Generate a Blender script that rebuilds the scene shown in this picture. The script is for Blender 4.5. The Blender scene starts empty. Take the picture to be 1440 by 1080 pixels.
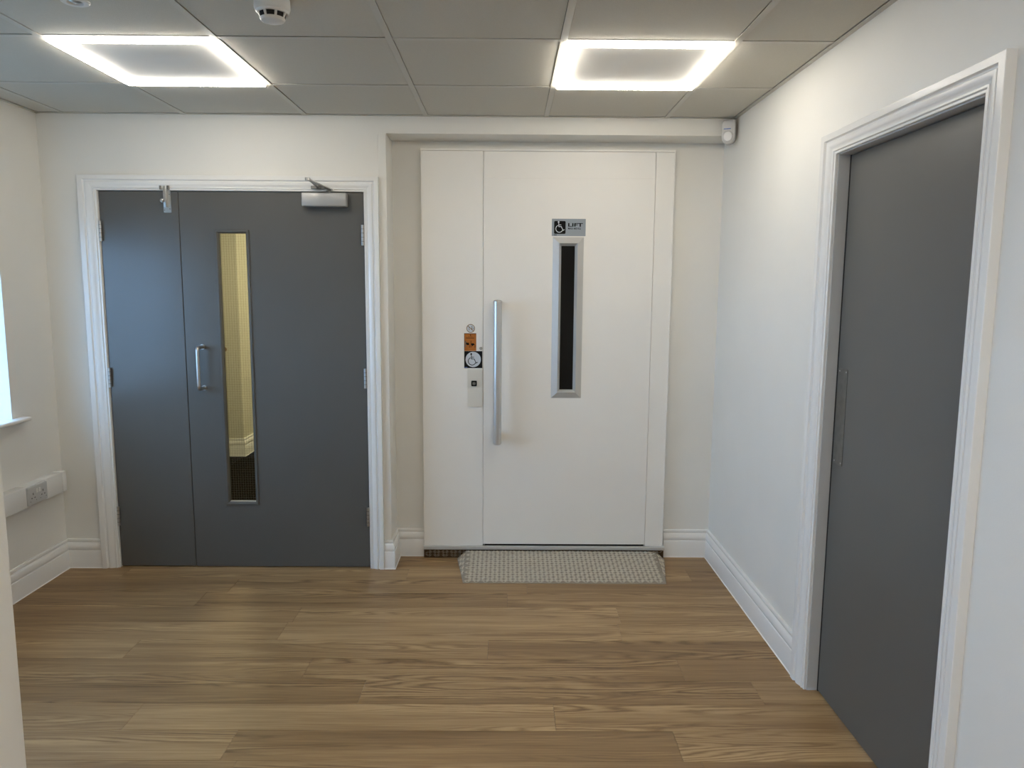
import bpy, bmesh, math, random
from mathutils import Vector, Matrix
random.seed(7)
S = bpy.context.scene
COL = S.collection

# ------------------------------------------------------------------ camera
F_PX = 1042.09
YAW, PITCH, ROLL = math.radians(0.40), math.radians(-7.393), math.radians(0.383)
fw = Vector((math.sin(YAW)*math.cos(PITCH), math.cos(YAW)*math.cos(PITCH), math.sin(PITCH)))
rt = Vector((math.cos(YAW), -math.sin(YAW), 0)); up = rt.cross(fw)
rt2 = rt*math.cos(ROLL)+up*math.sin(ROLL); up2 = -rt*math.sin(ROLL)+up*math.cos(ROLL)
cd = bpy.data.cameras.new('camera'); cam = bpy.data.objects.new('camera', cd); COL.objects.link(cam)
cd.sensor_fit = 'HORIZONTAL'; cd.sensor_width = 36; cd.lens = F_PX/1440*36; cd.clip_start = .02
M4 = Matrix((rt2, up2, -fw)).transposed().to_4x4(); M4.translation = Vector((0, 0, 1.5005))
cam.matrix_world = M4; S.camera = cam

# ------------------------------------------------------------------ world, exposure
w = bpy.data.worlds.new('sky'); S.world = w; w.use_nodes = True
bgn = w.node_tree.nodes['Background']; bgn.inputs[0].default_value = (.34, .62, 1, 1); bgn.inputs[1].default_value = 7.6
S.view_settings.view_transform = 'Standard'; S.view_settings.look = 'None'
S.view_settings.gamma = 1; S.view_settings.use_curve_mapping = False
S.view_settings.exposure = 0.33
LAMP = 23.5            # radiance of the light strips
LAMP_COL = (1, .93, .82)
FILL_BACK = 54.0  # strength of the fill panels added behind the camera
CORRIDOR = 72.0

# ------------------------------------------------------------------ dimensions
Yb, Yr, Xl, Xr, H = 3.836, 4.033, -2.348, 1.140, 2.345
ZS, XRC = 2.262, -.612
YN = -2.3             # back of the room behind the camera
GX, GY = -2.2114, 3.281
DL, DR, DT, SEAM = -2.063, -.731, 1.971, -1.664
PY0, PY1, PX = 1.18, 1.30, -.900   # partition nib
WY0, WY1, WZ0, WZ1 = 1.75, 3.482, .866, 2.064   # window opening

# ------------------------------------------------------------------ materials
def mat(name, col, rough=.5, metal=0, bump=0, bscale=200, var=0, vscale=3, coat=0, spec=.5, aniso=0):
    m = bpy.data.materials.new(name); m.use_nodes = True; N = m.node_tree; b = N.nodes['Principled BSDF']
    b.inputs['Base Color'].default_value = (*col, 1); b.inputs['Roughness'].default_value = rough
    b.inputs['Metallic'].default_value = metal; b.inputs['Specular IOR Level'].default_value = spec
    b.inputs['Coat Weight'].default_value = coat
    geo = N.nodes.new('ShaderNodeNewGeometry')
    nz = N.nodes.new('ShaderNodeTexNoise'); nz.inputs['Scale'].default_value = vscale; nz.inputs['Detail'].default_value = 4
    N.links.new(geo.outputs['Position'], nz.inputs['Vector'])
    v = max(var, .015)
    mr = N.nodes.new('ShaderNodeMapRange'); mr.inputs['From Min'].default_value = .3; mr.inputs['From Max'].default_value = .7
    mr.inputs['To Min'].default_value = 1-v; mr.inputs['To Max'].default_value = 1+v*.5
    N.links.new(nz.outputs['Fac'], mr.inputs['Value'])
    mx = N.nodes.new('ShaderNodeMix'); mx.data_type = 'RGBA'; mx.blend_type = 'MULTIPLY'; mx.inputs['Factor'].default_value = 1
    mx.inputs['A'].default_value = (*col, 1); N.links.new(mr.outputs[0], mx.inputs['B'])
    N.links.new(mx.outputs['Result'], b.inputs['Base Color'])
    if bump:
        n2 = N.nodes.new('ShaderNodeTexNoise'); n2.inputs['Scale'].default_value = bscale; n2.inputs['Detail'].default_value = 3
        N.links.new(geo.outputs['Position'], n2.inputs['Vector'])
        bp = N.nodes.new('ShaderNodeBump'); bp.inputs['Strength'].default_value = bump; bp.inputs['Distance'].default_value = .002
        N.links.new(n2.outputs['Fac'], bp.inputs['Height']); N.links.new(bp.outputs[0], b.inputs['Normal'])
    return m
def emit(name, col, st):
    m = bpy.data.materials.new(name); m.use_nodes = True; N = m.node_tree; b = N.nodes['Principled BSDF']
    b.inputs['Base Color'].default_value = (.8, .8, .8, 1)
    b.inputs['Emission Color'].default_value = (*col, 1); b.inputs['Emission Strength'].default_value = st
    return m
def glass(name, tint=(1, 1, 1), gloss=.06):
    m = bpy.data.materials.new(name); m.use_nodes = True; N = m.node_tree; N.nodes.clear()
    o = N.nodes.new('ShaderNodeOutputMaterial'); t = N.nodes.new('ShaderNodeBsdfTransparent'); g = N.nodes.new('ShaderNodeBsdfGlossy')
    t.inputs[0].default_value = (*tint, 1); g.inputs['Roughness'].default_value = .02
    mx = N.nodes.new('ShaderNodeMixShader'); mx.inputs[0].default_value = gloss
    N.links.new(t.outputs[0], mx.inputs[1]); N.links.new(g.outputs[0], mx.inputs[2]); N.links.new(mx.outputs[0], o.inputs[0])
    return m

M = {}
M['wall'] = mat('painted_plaster', (.80, .785, .735), .55, bump=.12, bscale=260, var=.02)
M['gloss_white'] = mat('white_gloss_paint', (.84, .83, .80), .24, bump=.03, bscale=120, var=.015)
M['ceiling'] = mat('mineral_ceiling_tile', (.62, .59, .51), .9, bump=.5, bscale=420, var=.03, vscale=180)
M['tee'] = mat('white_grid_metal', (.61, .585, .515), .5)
M['panel'] = mat('white_panel_centre', (.84, .82, .77), .6)
M['gap'] = mat('dark_gap', (.05, .048, .045), .8)
M['door'] = mat('grey_door_paint', (.108, .105, .098), .27, bump=.06, bscale=500, var=.03)
M['door_r'] = mat('grey_door_paint_matt', (.115, .113, .105), .40, bump=.10, bscale=500, var=.03)
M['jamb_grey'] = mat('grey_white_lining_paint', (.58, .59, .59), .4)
M['steel'] = mat('brushed_steel', (.52, .51, .49), .30, metal=1, bump=.05, bscale=300)
M['steel_dark'] = mat('tarnished_steel', (.20, .195, .18), .42, metal=.7, var=.15, vscale=40)
M['alu'] = mat('satin_aluminium', (.66, .655, .64), .32, metal=.85)
M['alu_frame'] = mat('silver_frame', (.56, .555, .53), .42, metal=.15)
M['silver'] = mat('silver_painted_steel', (.42, .42, .41), .38, metal=.35)
M['lift'] = mat('white_powder_coat', (.88, .86, .81), .38, bump=.05, bscale=900, var=.01)
M['call'] = mat('cream_white_plate', (.72, .70, .63), .4)
M['plastic'] = mat('white_plastic', (.74, .73, .70), .3)
M['plastic_grey'] = mat('grey_white_plastic', (.52, .52, .51), .35)
M['lens'] = mat('fresnel_lens_plastic', (.62, .62, .62), .25)
M['black'] = mat('black_print', (.006, .006, .006), .7, spec=.15)
M['darkhole'] = mat('black_hole', (.006, .006, .006), .8)
M['brass'] = mat('worn_brass', (.28, .17, .08), .4, metal=.8, var=.2, vscale=60)
M['white_print'] = mat('white_print', (.62, .66, .70), .4)
M['signgrey'] = mat('silver_grey_sign', (.28, .32, .36), .35)
M['orange'] = mat('orange_sticker', (.42, .13, .008), .45)
M['blue'] = mat('blue_print', (.03, .10, .35), .4)
M['rust'] = mat('dark_steel_plate', (.10, .065, .035), .45, metal=.6, var=.2, vscale=40)
M['plate'] = mat('checker_plate_aluminium', (.34, .295, .23), .45, metal=.25, var=.12, vscale=25)
M['tread'] = mat('bright_tread_aluminium', (.70, .64, .53), .3, metal=.5)  # tread bars brighter than the plate to set off the pattern
M['carpet'] = mat('dark_carpet', (.006, .005, .004), 1, spec=0, bump=.6, bscale=300)
M['cream'] = mat('cream_paint', (.64, .61, .49), .6, var=.03)
M['seal'] = mat('white_sealant', (.8, .8, .78), .4)
M['wire'] = mat('dull_wire', (.10, .095, .08), .7)
M['outside'] = mat('outdoor_paving', (.20, .20, .19), .9, var=.1)
M['lamp'] = emit('lit_diffuser', LAMP_COL, LAMP)
M['fill_back'] = emit('rear_fill_light', LAMP_COL, FILL_BACK)
M['clamp'] = emit('warm_lit_diffuser', (1, .87, .62), CORRIDOR)
M['blind'] = mat('added_blind_grey', (.22, .22, .21), .8)  # for the blinds added to shade the window heads
M['glass'] = glass('window_glass', (.97, .985, 1), .05)
M['wired'] = glass('wired_glass', (.90, .92, .86), .03)
M['dark_glass'] = mat('dark_lift_glass', (.004, .004, .004), .12, spec=.25)

def floor_mat():
    m = bpy.data.materials.new('oak_effect_vinyl'); m.use_nodes = True; N = m.node_tree; L = N.links
    b = N.nodes['Principled BSDF']
    nd = lambda t: N.nodes.new('ShaderNode'+t)
    geo = nd('NewGeometry'); oi = nd('ObjectInfo')
    sx = nd('SeparateXYZ'); L.new(geo.outputs['Position'], sx.inputs[0])
    def math_(op, a, b_=None):
        n = nd('Math'); n.operation = op
        for i, v in ((0, a), (1, b_)):
            if v is None: continue
            if isinstance(v, (int, float)): n.inputs[i].default_value = v
            else: L.new(v, n.inputs[i])
        return n.outputs[0]
    rnd = math_('MULTIPLY', oi.outputs['Random'], 37.0)
    def vec(kx, ky, off):
        c = nd('CombineXYZ'); L.new(math_('MULTIPLY', sx.outputs[0], kx), c.inputs[0])
        L.new(math_('MULTIPLY', sx.outputs[1], ky), c.inputs[1]); L.new(math_('ADD', rnd, off), c.inputs[2]); return c.outputs[0]
    def noise(v, sc, det=4, rough=.55):
        n = nd('TexNoise'); n.inputs['Scale'].default_value = sc; n.inputs['Detail'].default_value = det; n.inputs['Roughness'].default_value = rough
        L.new(v, n.inputs['Vector']); return n.outputs['Fac']
    fine = noise(vec(4, 170, 3), 1, 5, .65)       # fine streaks along the boards
    broad = noise(vec(1.1, 22, 9), 1, 3)          # broad tone bands
    hgt = noise(vec(.75, 8.5, 17), 1, 1.5, .4)      # contour field that makes cathedral figure
    jit = noise(vec(14, 90, 5), 1, 3)
    ph = math_('ADD', math_('MULTIPLY', hgt, 62), math_('MULTIPLY', jit, 2.2))
    ring = math_('ABSOLUTE', math_('SINE', ph))
    # figure is strongest in one band of each board
    msk = noise(vec(.5, 9, 31), 1, 2)
    mr = nd('MapRange'); mr.inputs['From Min'].default_value = .47; mr.inputs['From Max'].default_value = .62; L.new(msk, mr.inputs['Value'])
    fig = math_('MULTIPLY', math_('SUBTRACT', ring, .55), mr.outputs[0])
    t = math_('ADD', math_('MULTIPLY', math_('SUBTRACT', fine, .5), .62), math_('MULTIPLY', math_('SUBTRACT', broad, .5), .75))
    t = math_('ADD', t, math_('MULTIPLY', fig, .46))
    t = math_('ADD', t, math_('MULTIPLY', math_('SUBTRACT', oi.outputs['Random'], .5), .25))
    t = math_('ADD', t, .5)
    cr = nd('ValToRGB'); e = cr.color_ramp.elements
    e[0].position = .12; e[0].color = (.145, .080, .031, 1); e[1].position = .9; e[1].color = (.53, .365, .185, 1)
    x = e.new(.5); x.color = (.30, .185, .084, 1)
    L.new(t, cr.inputs[0]); L.new(cr.outputs[0], b.inputs['Base Color'])
    bp = nd('Bump'); bp.inputs['Strength'].default_value = .12; bp.inputs['Distance'].default_value = .001
    L.new(fine, bp.inputs['Height']); L.new(bp.outputs[0], b.inputs['Normal'])
    b.inputs['Roughness'].default_value = .42; b.inputs['Specular IOR Level'].default_value = .35
    return m
M['floor'] = floor_mat()

# ------------------------------------------------------------------ helpers
class MB:
    """collects shapes in world coordinates, built as one mesh object"""
    def __init__(s): s.bm = bmesh.new()
    def box(s, x0, x1, y0, y1, z0, z1, bev=0, seg=2):
        b = bmesh.new(); bmesh.ops.create_cube(b, size=1)
        for v in b.verts:
            v.co = Vector((x0+(v.co.x+.5)*(x1-x0), y0+(v.co.y+.5)*(y1-y0), z0+(v.co.z+.5)*(z1-z0)))
        if bev: bmesh.ops.bevel(b, geom=list(b.edges), offset=bev, segments=seg, profile=.5, affect='EDGES')
        s._add(b); return s
    def _add(s, b, mx=None):
        if mx is not None: b.transform(mx)
        bmesh.ops.recalc_face_normals(b, faces=b.faces)
        vs = [s.bm.verts.new(v.co) for v in b.verts]
        b.verts.index_update()
        for f in b.faces:
            try: s.bm.faces.new([vs[v.index] for v in f.verts])
            except ValueError: pass
        b.free()
    def poly(s, verts, faces):
        b = bmesh.new(); vs = [b.verts.new(v) for v in verts]
        for f in faces: b.faces.new([vs[i] for i in f])
        s._add(b); return s
    def prism(s, pts, a, b_, axis='Y'):
        """2D outline extruded from a to b_ along axis; pts in the other two axes (in x,y,z order)"""
        def mk(p, h):
            return (h, p[0], p[1]) if axis == 'X' else (p[0], h, p[1]) if axis == 'Y' else (p[0], p[1], h)
        n = len(pts)
        vs = [mk(p, a) for p in pts]+[mk(p, b_) for p in pts]
        fs = [list(range(n)), list(range(2*n-1, n-1, -1))]+[[i, (i+1) % n, n+(i+1) % n, n+i] for i in range(n)]
        return s.poly(vs, fs)
    def tube(s, pts, r, n=16, caps=True):
        pts = [Vector(p) for p in pts]; rings = []
        rr = r if isinstance(r, (list, tuple)) else [r]*len(pts)
        t0 = (pts[1]-pts[0]).normalized(); ref = Vector((0, 0, 1)) if abs(t0.z) < .9 else Vector((0, 1, 0))
        u = t0.cross(ref).normalized()
        for i, p in enumerate(pts):
            a = pts[max(i-1, 0)]; c = pts[min(i+1, len(pts)-1)]; t = (c-a).normalized()
            u = (u-t*u.dot(t)).normalized(); v = t.cross(u)
            rings.append([p+(u*math.cos(k*2*math.pi/n)+v*math.sin(k*2*math.pi/n))*rr[i] for k in range(n)])
        vs = [tuple(q) for R_ in rings for q in R_]; fs = []
        for i in range(len(pts)-1):
            for k in range(n): fs.append([i*n+k, i*n+(k+1) % n, (i+1)*n+(k+1) % n, (i+1)*n+k])
        if caps: fs += [list(range(n)), list(range((len(pts)-1)*n, len(pts)*n))]
        return s.poly(vs, fs)
    def lathe(s, prof, c, axis='Z', n=40):
        """prof: (radius, height) pairs, closed with caps where radius is 0"""
        vs = []; fs = []; m = len(prof)
        for r, h in prof:
            for k in range(n):
                a = 2*math.pi*k/n; x, y = r*math.cos(a), r*math.sin(a)
                vs.append((c[0]+x, c[1]+y, c[2]+h) if axis == 'Z' else (c[0]+x, c[1]+h, c[2]+y) if axis == 'Y' else (c[0]+h, c[1]+x, c[2]+y))
        for i in range(m-1):
            for k in range(n): fs.append([i*n+k, i*n+(k+1) % n, (i+1)*n+(k+1) % n, (i+1)*n+k])
        fs += [list(range(n)), list(range((m-1)*n, m*n))]
        return s.poly(vs, fs)
    def rot(s, ang, axis, about):
        s.bm.transform(Matrix.Translation(Vector(about)) @ Matrix.Rotation(ang, 4, axis) @ Matrix.Translation(-Vector(about))); return s
ORG = {}
def link(name, mesh_bm, m, parent=None, smooth=30):
    bmesh.ops.remove_doubles(mesh_bm, verts=mesh_bm.verts, dist=1e-6)
    xs = [v.co for v in mesh_bm.verts]
    lo = Vector((min(c.x for c in xs), min(c.y for c in xs), min(c.z for c in xs)))
    hi = Vector((max(c.x for c in xs), max(c.y for c in xs), max(c.z for c in xs)))
    org = Vector(((lo.x+hi.x)/2, (lo.y+hi.y)/2, lo.z))
    me = bpy.data.meshes.new(name)
    for v in mesh_bm.verts: v.co -= org
    mesh_bm.to_mesh(me); mesh_bm.free()
    me.materials.append(M[m])
    if smooth: me.shade_smooth(); me.set_sharp_from_angle(angle=math.radians(smooth))
    o = bpy.data.objects.new(name, me); COL.objects.link(o)
    if parent is not None:
        o.parent = parent; o.location = org-ORG[parent.name]
    else: o.location = org
    ORG[o.name] = org
    return o
def part(name, mb, m, parent=None, label=None, kind=None, smooth=30):
    o = link(name, mb.bm, m, parent, smooth)
    if label: o['label'] = label
    if kind: o['kind'] = kind
    return o
def tag(o, label, cat, group=None, kind=None):
    o['label'] = label; o['category'] = cat
    if group: o['group'] = group
    if kind: o['kind'] = kind
    return o
def empty(name, loc, label, cat, group=None, kind=None):
    o = bpy.data.objects.new(name, None); COL.objects.link(o); o.location = loc; o.empty_display_size = .05
    ORG[o.name] = Vector(loc); return tag(o, label, cat, group, kind)
def copy_part(o, parent, loc):
    c = o.copy(); COL.objects.link(c); c.parent = parent; c.location = Vector(loc)-ORG[parent.name]; ORG[c.name] = Vector(loc); return c
def roundrect(x0, x1, z0, z1, r, n=5):
    pts = []
    for cx, cz, a0 in ((x1-r, z1-r, 0), (x0+r, z1-r, 90), (x0+r, z0+r, 180), (x1-r, z0+r, 270)):
        for k in range(n+1):
            a = math.radians(a0+90*k/n); pts.append((cx+r*math.cos(a), cz+r*math.sin(a)))
    return pts
def disc(cx, cz, r, n=32): return [(cx+r*math.cos(2*math.pi*k/n), cz+r*math.sin(2*math.pi*k/n)) for k in range(n)]
def stroke(mb, pts, wd, y0, y1, caps=True):
    """flat printed line of constant width in the XZ plane, mitred"""
    L_, R_ = [], []
    for i, p in enumerate(pts):
        p = Vector(p); a = Vector(pts[max(i-1, 0)]); c = Vector(pts[min(i+1, len(pts)-1)])
        d1 = (p-a).normalized() if i else (c-p).normalized(); d2 = (c-p).normalized() if i < len(pts)-1 else d1
        n1 = Vector((-d1.y, d1.x)); n2 = Vector((-d2.y, d2.x)); nn = (n1+n2).normalized(); k = 1/max(nn.dot(n1), .5)
        L_.append(tuple(p+nn*wd/2*k)); R_.append(tuple(p-nn*wd/2*k))
    for i in range(len(pts)-1):
        mb.prism([L_[i], L_[i+1], R_[i+1], R_[i]], y0, y1)
def sweep(mb, path, prof, up=Vector((0, 0, 1))):
    """profile (outward d, height z) along an XY polyline; outward = left of travel; mitred"""
    n = len(path); rings = []
    for i, p in enumerate(path):
        p = Vector(p); a = Vector(path[max(i-1, 0)]); c = Vector(path[min(i+1, n-1)])
        d1 = (p-a).normalized() if i else (c-p).normalized(); d2 = (c-p).normalized() if i < n-1 else d1
        n1 = Vector((-d1.y, d1.x)); n2 = Vector((-d2.y, d2.x)); nn = (n1+n2).normalized(); k = 1/nn.dot(n1)
        rings.append([(p.x+nn.x*k*d, p.y+nn.y*k*d, z) for d, z in prof])
    m = len(prof); vs = [q for r in rings for q in r]; fs = [list(range(m)), list(range((n-1)*m, n*m))]
    for i in range(n-1):
        for j in range(m): fs.append([i*m+j, i*m+(j+1) % m, (i+1)*m+(j+1) % m, (i+1)*m+j])
    return mb.poly(vs, fs)
def text_mb(body, x, z, size, y0, depth=.0006, width=None, height=None, bold=0):
    cu = bpy.data.curves.new('lettering', 'FONT'); cu.body = body; cu.size = size; cu.extrude = depth/2; cu.offset = size*bold
    o = bpy.data.objects.new('lettering_source', cu); COL.objects.link(o)
    dg = bpy.context.evaluated_depsgraph_get(); me = bpy.data.meshes.new_from_object(o.evaluated_get(dg))
    bpy.data.objects.remove(o); bpy.data.curves.remove(cu)
    mb = MB(); mb.bm.from_mesh(me); bpy.data.meshes.remove(me)
    xs = [v.co.x for v in mb.bm.verts]; ys = [v.co.y for v in mb.bm.verts]
    sx = width/(max(xs)-min(xs)) if width else 1; sy = height/(max(ys)-min(ys)) if height else 1
    x0, yy0 = min(xs), min(ys)
    for v in mb.bm.verts: v.co = Vector((x+(v.co.x-x0)*sx, y0-v.co.z, z+(v.co.y-yy0)*sy))
    return mb

# ================================================================== SETTING
# ---- floor: vinyl boards with their true joints
fl = part('floor', MB().box(Xl-.3, Xr+.12, YN-.1, Yr+.02, -.05, -.004), 'gap', smooth=0)
tag(fl, 'brown oak effect vinyl board floor of the lobby', 'floor', kind='structure')
PW, PL = .1640, 1.482
joint = {0: .008, 1: .522, 2: .504, 3: -.073, 4: .697, 5: .947, 6: .175, 7: .573}   # row k spans y 3.506-k*PW downwards
for k in range(-4, 36):
    y1 = 3.506-k*PW; y0 = y1-PW
    if y0 > Yr or y1 < YN: continue
    j = joint.get(k, random.uniform(0, PL)); x = j-3*PL
    ya, yc = max(y0, YN), min(y1, Yr)
    while x < Xr+.06:
        xa, xb = max(x, Xl-.02), min(x+PL, Xr+.06); x += PL
        if xb-xa < .02: continue
        g = .00035
        mb = MB(); t = .0006
        mb.poly([(xa+g, ya+g, -.004), (xb-g, ya+g, -.004), (xb-g, yc-g, -.004), (xa+g, yc-g, -.004),
                 (xa+g, ya+g, -t), (xb-g, ya+g, -t), (xb-g, yc-g, -t), (xa+g, yc-g, -t),
                 (xa+g+t, ya+g+t, 0), (xb-g-t, ya+g+t, 0), (xb-g-t, yc-g-t, 0), (xa+g+t, yc-g-t, 0)],
                [[3, 2, 1, 0], [8, 9, 10, 11]]+[[i, (i+1) % 4, 4+(i+1) % 4, 4+i] for i in range(4)]+[[4+i, 4+(i+1) % 4, 8+(i+1) % 4, 8+i] for i in range(4)])
        part('plank', mb, 'floor', fl, smooth=0)

# ---- walls
W_ = MB()
W_.box(Xl, DL-.008, Yb, Yr+.1, 0, H+.1); W_.box(DL-.008, DR+.008, Yb, Yr+.1, DT+.008, H+.1)
W_.box(DR+.008, XRC, Yb, Yr+.1, 0, H+.1); W_.box(XRC, Xr, Yb, Yr+.1, ZS, H+.1)
tag(part('wall_back', W_, 'wall', smooth=0), 'off-white plastered end wall around the grey double doors', 'wall', kind='structure')
W_ = MB(); LX0, LX1, LZT = -.10, .75, 2.06
W_.box(XRC, LX0, Yr, Yr+.1, 0, ZS); W_.box(LX1, Xr, Yr, Yr+.1, 0, ZS); W_.box(LX0, LX1, Yr, Yr+.1, LZT, ZS)
tag(part('wall_recess', W_, 'wall', smooth=0), 'off-white back of the shallow recess behind the white lift front', 'wall', kind='structure')
AY0, AY1, AZ = 1.822, 2.627, 1.966     # right doorway opening
W_ = MB(); TW = .12
W_.box(Xr, Xr+TW, AY1, Yr+.1, -.004, H+.1); W_.box(Xr, Xr+TW, AY0, AY1, AZ, H+.1); W_.box(Xr, Xr+TW, YN, AY0, -.004, H+.1)
tag(part('wall_right', W_, 'wall', smooth=0), 'off-white plastered wall holding the single grey door', 'wall', kind='structure')
W_ = MB(); TL = .30
Y20, Y21 = -1.5, -.3  # opening of the window added behind the camera
W_.box(Xl-TL, Xl, WY1, Yb+.3, -.004, H+.1); W_.box(Xl-TL, Xl, WY0, WY1, -.004, WZ0-.02); W_.box(Xl-TL, Xl, WY0, WY1, WZ1, H+.1)
W_.box(Xl-TL, Xl, Y21, WY0, -.004, H+.1); W_.box(Xl-TL, Xl, Y20, Y21, -.004, WZ0-.02); W_.box(Xl-TL, Xl, Y20, Y21, WZ1, H+.1)
W_.box(Xl-TL, Xl, YN, Y20, -.004, H+.1)
tag(part('wall_left', W_, 'wall', smooth=0), 'off-white plastered outside wall with the window and white trunking', 'wall', kind='structure')
W_ = MB().box(Xl-TL, Xr+TW, YN-.1, YN, -.004, H+.1)
tag(part('wall_behind', W_, 'wall', smooth=0), 'plain off-white wall closing the room behind the viewpoint', 'wall', kind='structure')
W_ = MB().prism(roundrect(Xl-.01, PX, PY0, PY1, .006, 3), 0, H, 'Z')
tag(part('wall_partition', W_, 'wall', smooth=40), 'pale partition wall end at the near left edge of the view', 'wall', kind='structure')
W_ = MB().box(-.652, XRC+.0002, Yb-.004, Yb+.02, .16, ZS-.003, .0015, 1)
tag(part('trim_3', W_, 'wall'), 'narrow raised plaster strip between double door frame and lift recess', 'trim', kind='structure')

# ---- ceiling: tiles laid in a metal grid
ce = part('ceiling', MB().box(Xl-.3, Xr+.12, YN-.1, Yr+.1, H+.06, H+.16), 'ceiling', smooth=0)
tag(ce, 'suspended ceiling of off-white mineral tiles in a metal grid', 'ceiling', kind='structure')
xsG = [Xl]+[GX+.6*k for k in range(6)]+[Xr]; ysG = [Yb]+[GY-.6*k for k in range(10) if GY-.6*k > YN+.05]+[YN]
light_cells = [(2, 1), (5, 1), (2, 6), (5, 6)]
T2 = .012; tw = .012
for i in range(len(xsG)-1):
    for j in range(len(ysG)-1):
        if (i, j) in light_cells: continue
        x0, x1, y1, y0 = xsG[i], xsG[i+1], ysG[j], ysG[j+1]
        dz = random.uniform(.0018, .0028)
        a = tw+.0007; xa = x0+(a if i else .022); xb = x1-(a if i < len(xsG)-2 else .022); yb_ = y1-(a if j else .022); ya = y0+(a if j < len(ysG)-2 else .022)
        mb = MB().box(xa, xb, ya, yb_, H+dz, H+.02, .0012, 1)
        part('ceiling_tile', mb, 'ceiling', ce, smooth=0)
for k in range(6):
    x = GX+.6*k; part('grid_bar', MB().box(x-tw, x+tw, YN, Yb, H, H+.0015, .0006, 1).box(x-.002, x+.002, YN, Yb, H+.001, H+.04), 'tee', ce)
for y in ysG[1:-1]:
    for i in range(len(xsG)-1):
        x0 = xsG[i]+(tw if i else 0); x1 = xsG[i+1]-(tw if i < len(xsG)-2 else 0)
        part('grid_bar', MB().box(x0+.0004, x1-.0004, y-tw, y+tw, H+.0005, H+.002, .0005, 1).box(x0, x1, y-.002, y+.002, H+.001, H+.04), 'tee', ce)
for a in ((Xl, Xr, Yb-.02, Yb), (Xl, Xr, YN, YN+.02), (Xl, Xl+.02, YN, Yb), (Xr-.02, Xr, YN, Yb)):
    part('edge_trim', MB().box(a[0], a[1], a[2], a[3], H-.0005, H+.001), 'tee', ce, smooth=0)
part('ceiling_void', MB().box(Xl, Xr, YN, Yb, H+.05, H+.058), 'gap', ce, smooth=0)

# ---- baseboards
SK = [(0, 0), (.022, 0), (.0195, .003), (.018, .0035), (.018, .092), (.0172, .0945), (.0145, .0955), (.0145, .1), (.0165, .103), (.0178, .109), (.0172, .118), (.015, .127), (.012, .1345), (.0095, .1365), (.0075, .1385), (.0078, .142), (.0098, .1435), (.0105, .147), (.010, .153), (.0075, .157), (0, .157)]
def base(name, path, lab):
    mb = MB(); sweep(mb, path, SK)
    # sealant bead along the floor line
    tag(part(name, mb, 'gloss_white', smooth=35), lab, 'skirting board', kind='structure')
base('baseboard_back', [(DL-.085, Yb), (Xl, Yb)], 'short white moulded skirting left of the double doors')
base('baseboard_left', [(Xl, Yb-.0005), (Xl, PY1)], 'white moulded skirting under the window and trunking')
base('baseboard_recess', [(-.452, Yr), (XRC, Yr), (XRC, Yb), (-.655, Yb)], 'white moulded skirting stepping round the corner left of the lift')
base('baseboard_lift', [(Xr, AY1+.098), (Xr, Yr), (.885, Yr)], 'white moulded skirting from lift to right door frame')
base('baseboard_right', [(Xr, YN), (Xr, AY0-.098)], 'white moulded skirting on the near part of the right wall')

# ---- door frames (architraves)
AR = [(0, 0), (0, .009), (.0015, .0105), (.008, .0105), (.0095, .009), (.011, .012), (.0125, .0145), (.0185, .0145), (.020, .0125), (.023, .0135), (.030, .016), (.038, .0195), (.046, .0205), (.0495, .0205), (.051, .018), (.054, .0165), (.058, .0175), (.061, .021), (.0625, .0245), (.066, .025), (.087, .025), (.0885, .0235), (.0885, 0)]
def architrave(mb, a0, a1, zt, f, wr=1.0, prof=AR):
    """U shaped frame; f(a, z, t) maps along-wall a, height z, thickness t to world"""
    vs = []; fs = []; m = len(prof)
    for w_, t in prof:
        wL = w_; wR = w_*wr
        for a, z in ((a0-wL, 0), (a0-wL, zt+w_*.82), (a1+wR, zt+w_*.82), (a1+wR, 0)): vs.append(f(a, z, t))
    for i in range(m):
        for k in range(3): fs.append([i*4+k, i*4+k+1, ((i+1) % m)*4+k+1, ((i+1) % m)*4+k])
    fs += [[i*4 for i in range(m)], [i*4+3 for i in range(m)]]
    return mb.poly(vs, fs)
def lining(f_box): pass
t1 = empty('trim_1', ((DL+DR)/2, Yb, 0), 'white gloss moulded frame round the grey double doors', 'door frame', kind='structure')
part('architrave', architrave(MB(), DL-.004, DR+.004, DT+.004, lambda a, z, t: (a, Yb-t, z), .86), 'gloss_white', t1)
mb = MB().box(DL-.030, DL-.003, Yb-.0005, Yr+.1, 0, DT+.03).box(DR+.003, DR+.030, Yb-.0005, Yr+.1, 0, DT+.03).box(DL-.03, DR+.03, Yb-.0005, Yr+.1, DT+.003, DT+.03)
mb.box(DL-.003, DL+.012, Yb+.048, Yb+.066, 0, DT+.003).box(DR-.012, DR+.003, Yb+.048, Yb+.066, 0, DT+.003).box(DL, DR, Yb+.048, Yb+.066, DT-.012, DT+.003)
part('door_lining', mb, 'gloss_white', t1, smooth=0)
t2 = empty('trim_2', (Xr, (AY0+AY1)/2, 0), 'white gloss moulded frame round the single door at right', 'door frame', kind='structure')
part('architrave', architrave(MB(), AY0, AY1, AZ, lambda a, z, t: (Xr-t*1.05, a, z), 1.08), 'gloss_white', t2)
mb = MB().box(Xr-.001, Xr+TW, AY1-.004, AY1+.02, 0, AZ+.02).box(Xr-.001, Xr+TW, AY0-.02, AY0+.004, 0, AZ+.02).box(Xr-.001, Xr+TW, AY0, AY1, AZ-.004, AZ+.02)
mb.box(Xr+.08, Xr+.1, AY1-.018, AY1, 0, AZ).box(Xr+.08, Xr+.1, AY0, AY0+.018, 0, AZ).box(Xr+.08, Xr+.1, AY0, AY1, AZ-.018, AZ)
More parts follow.
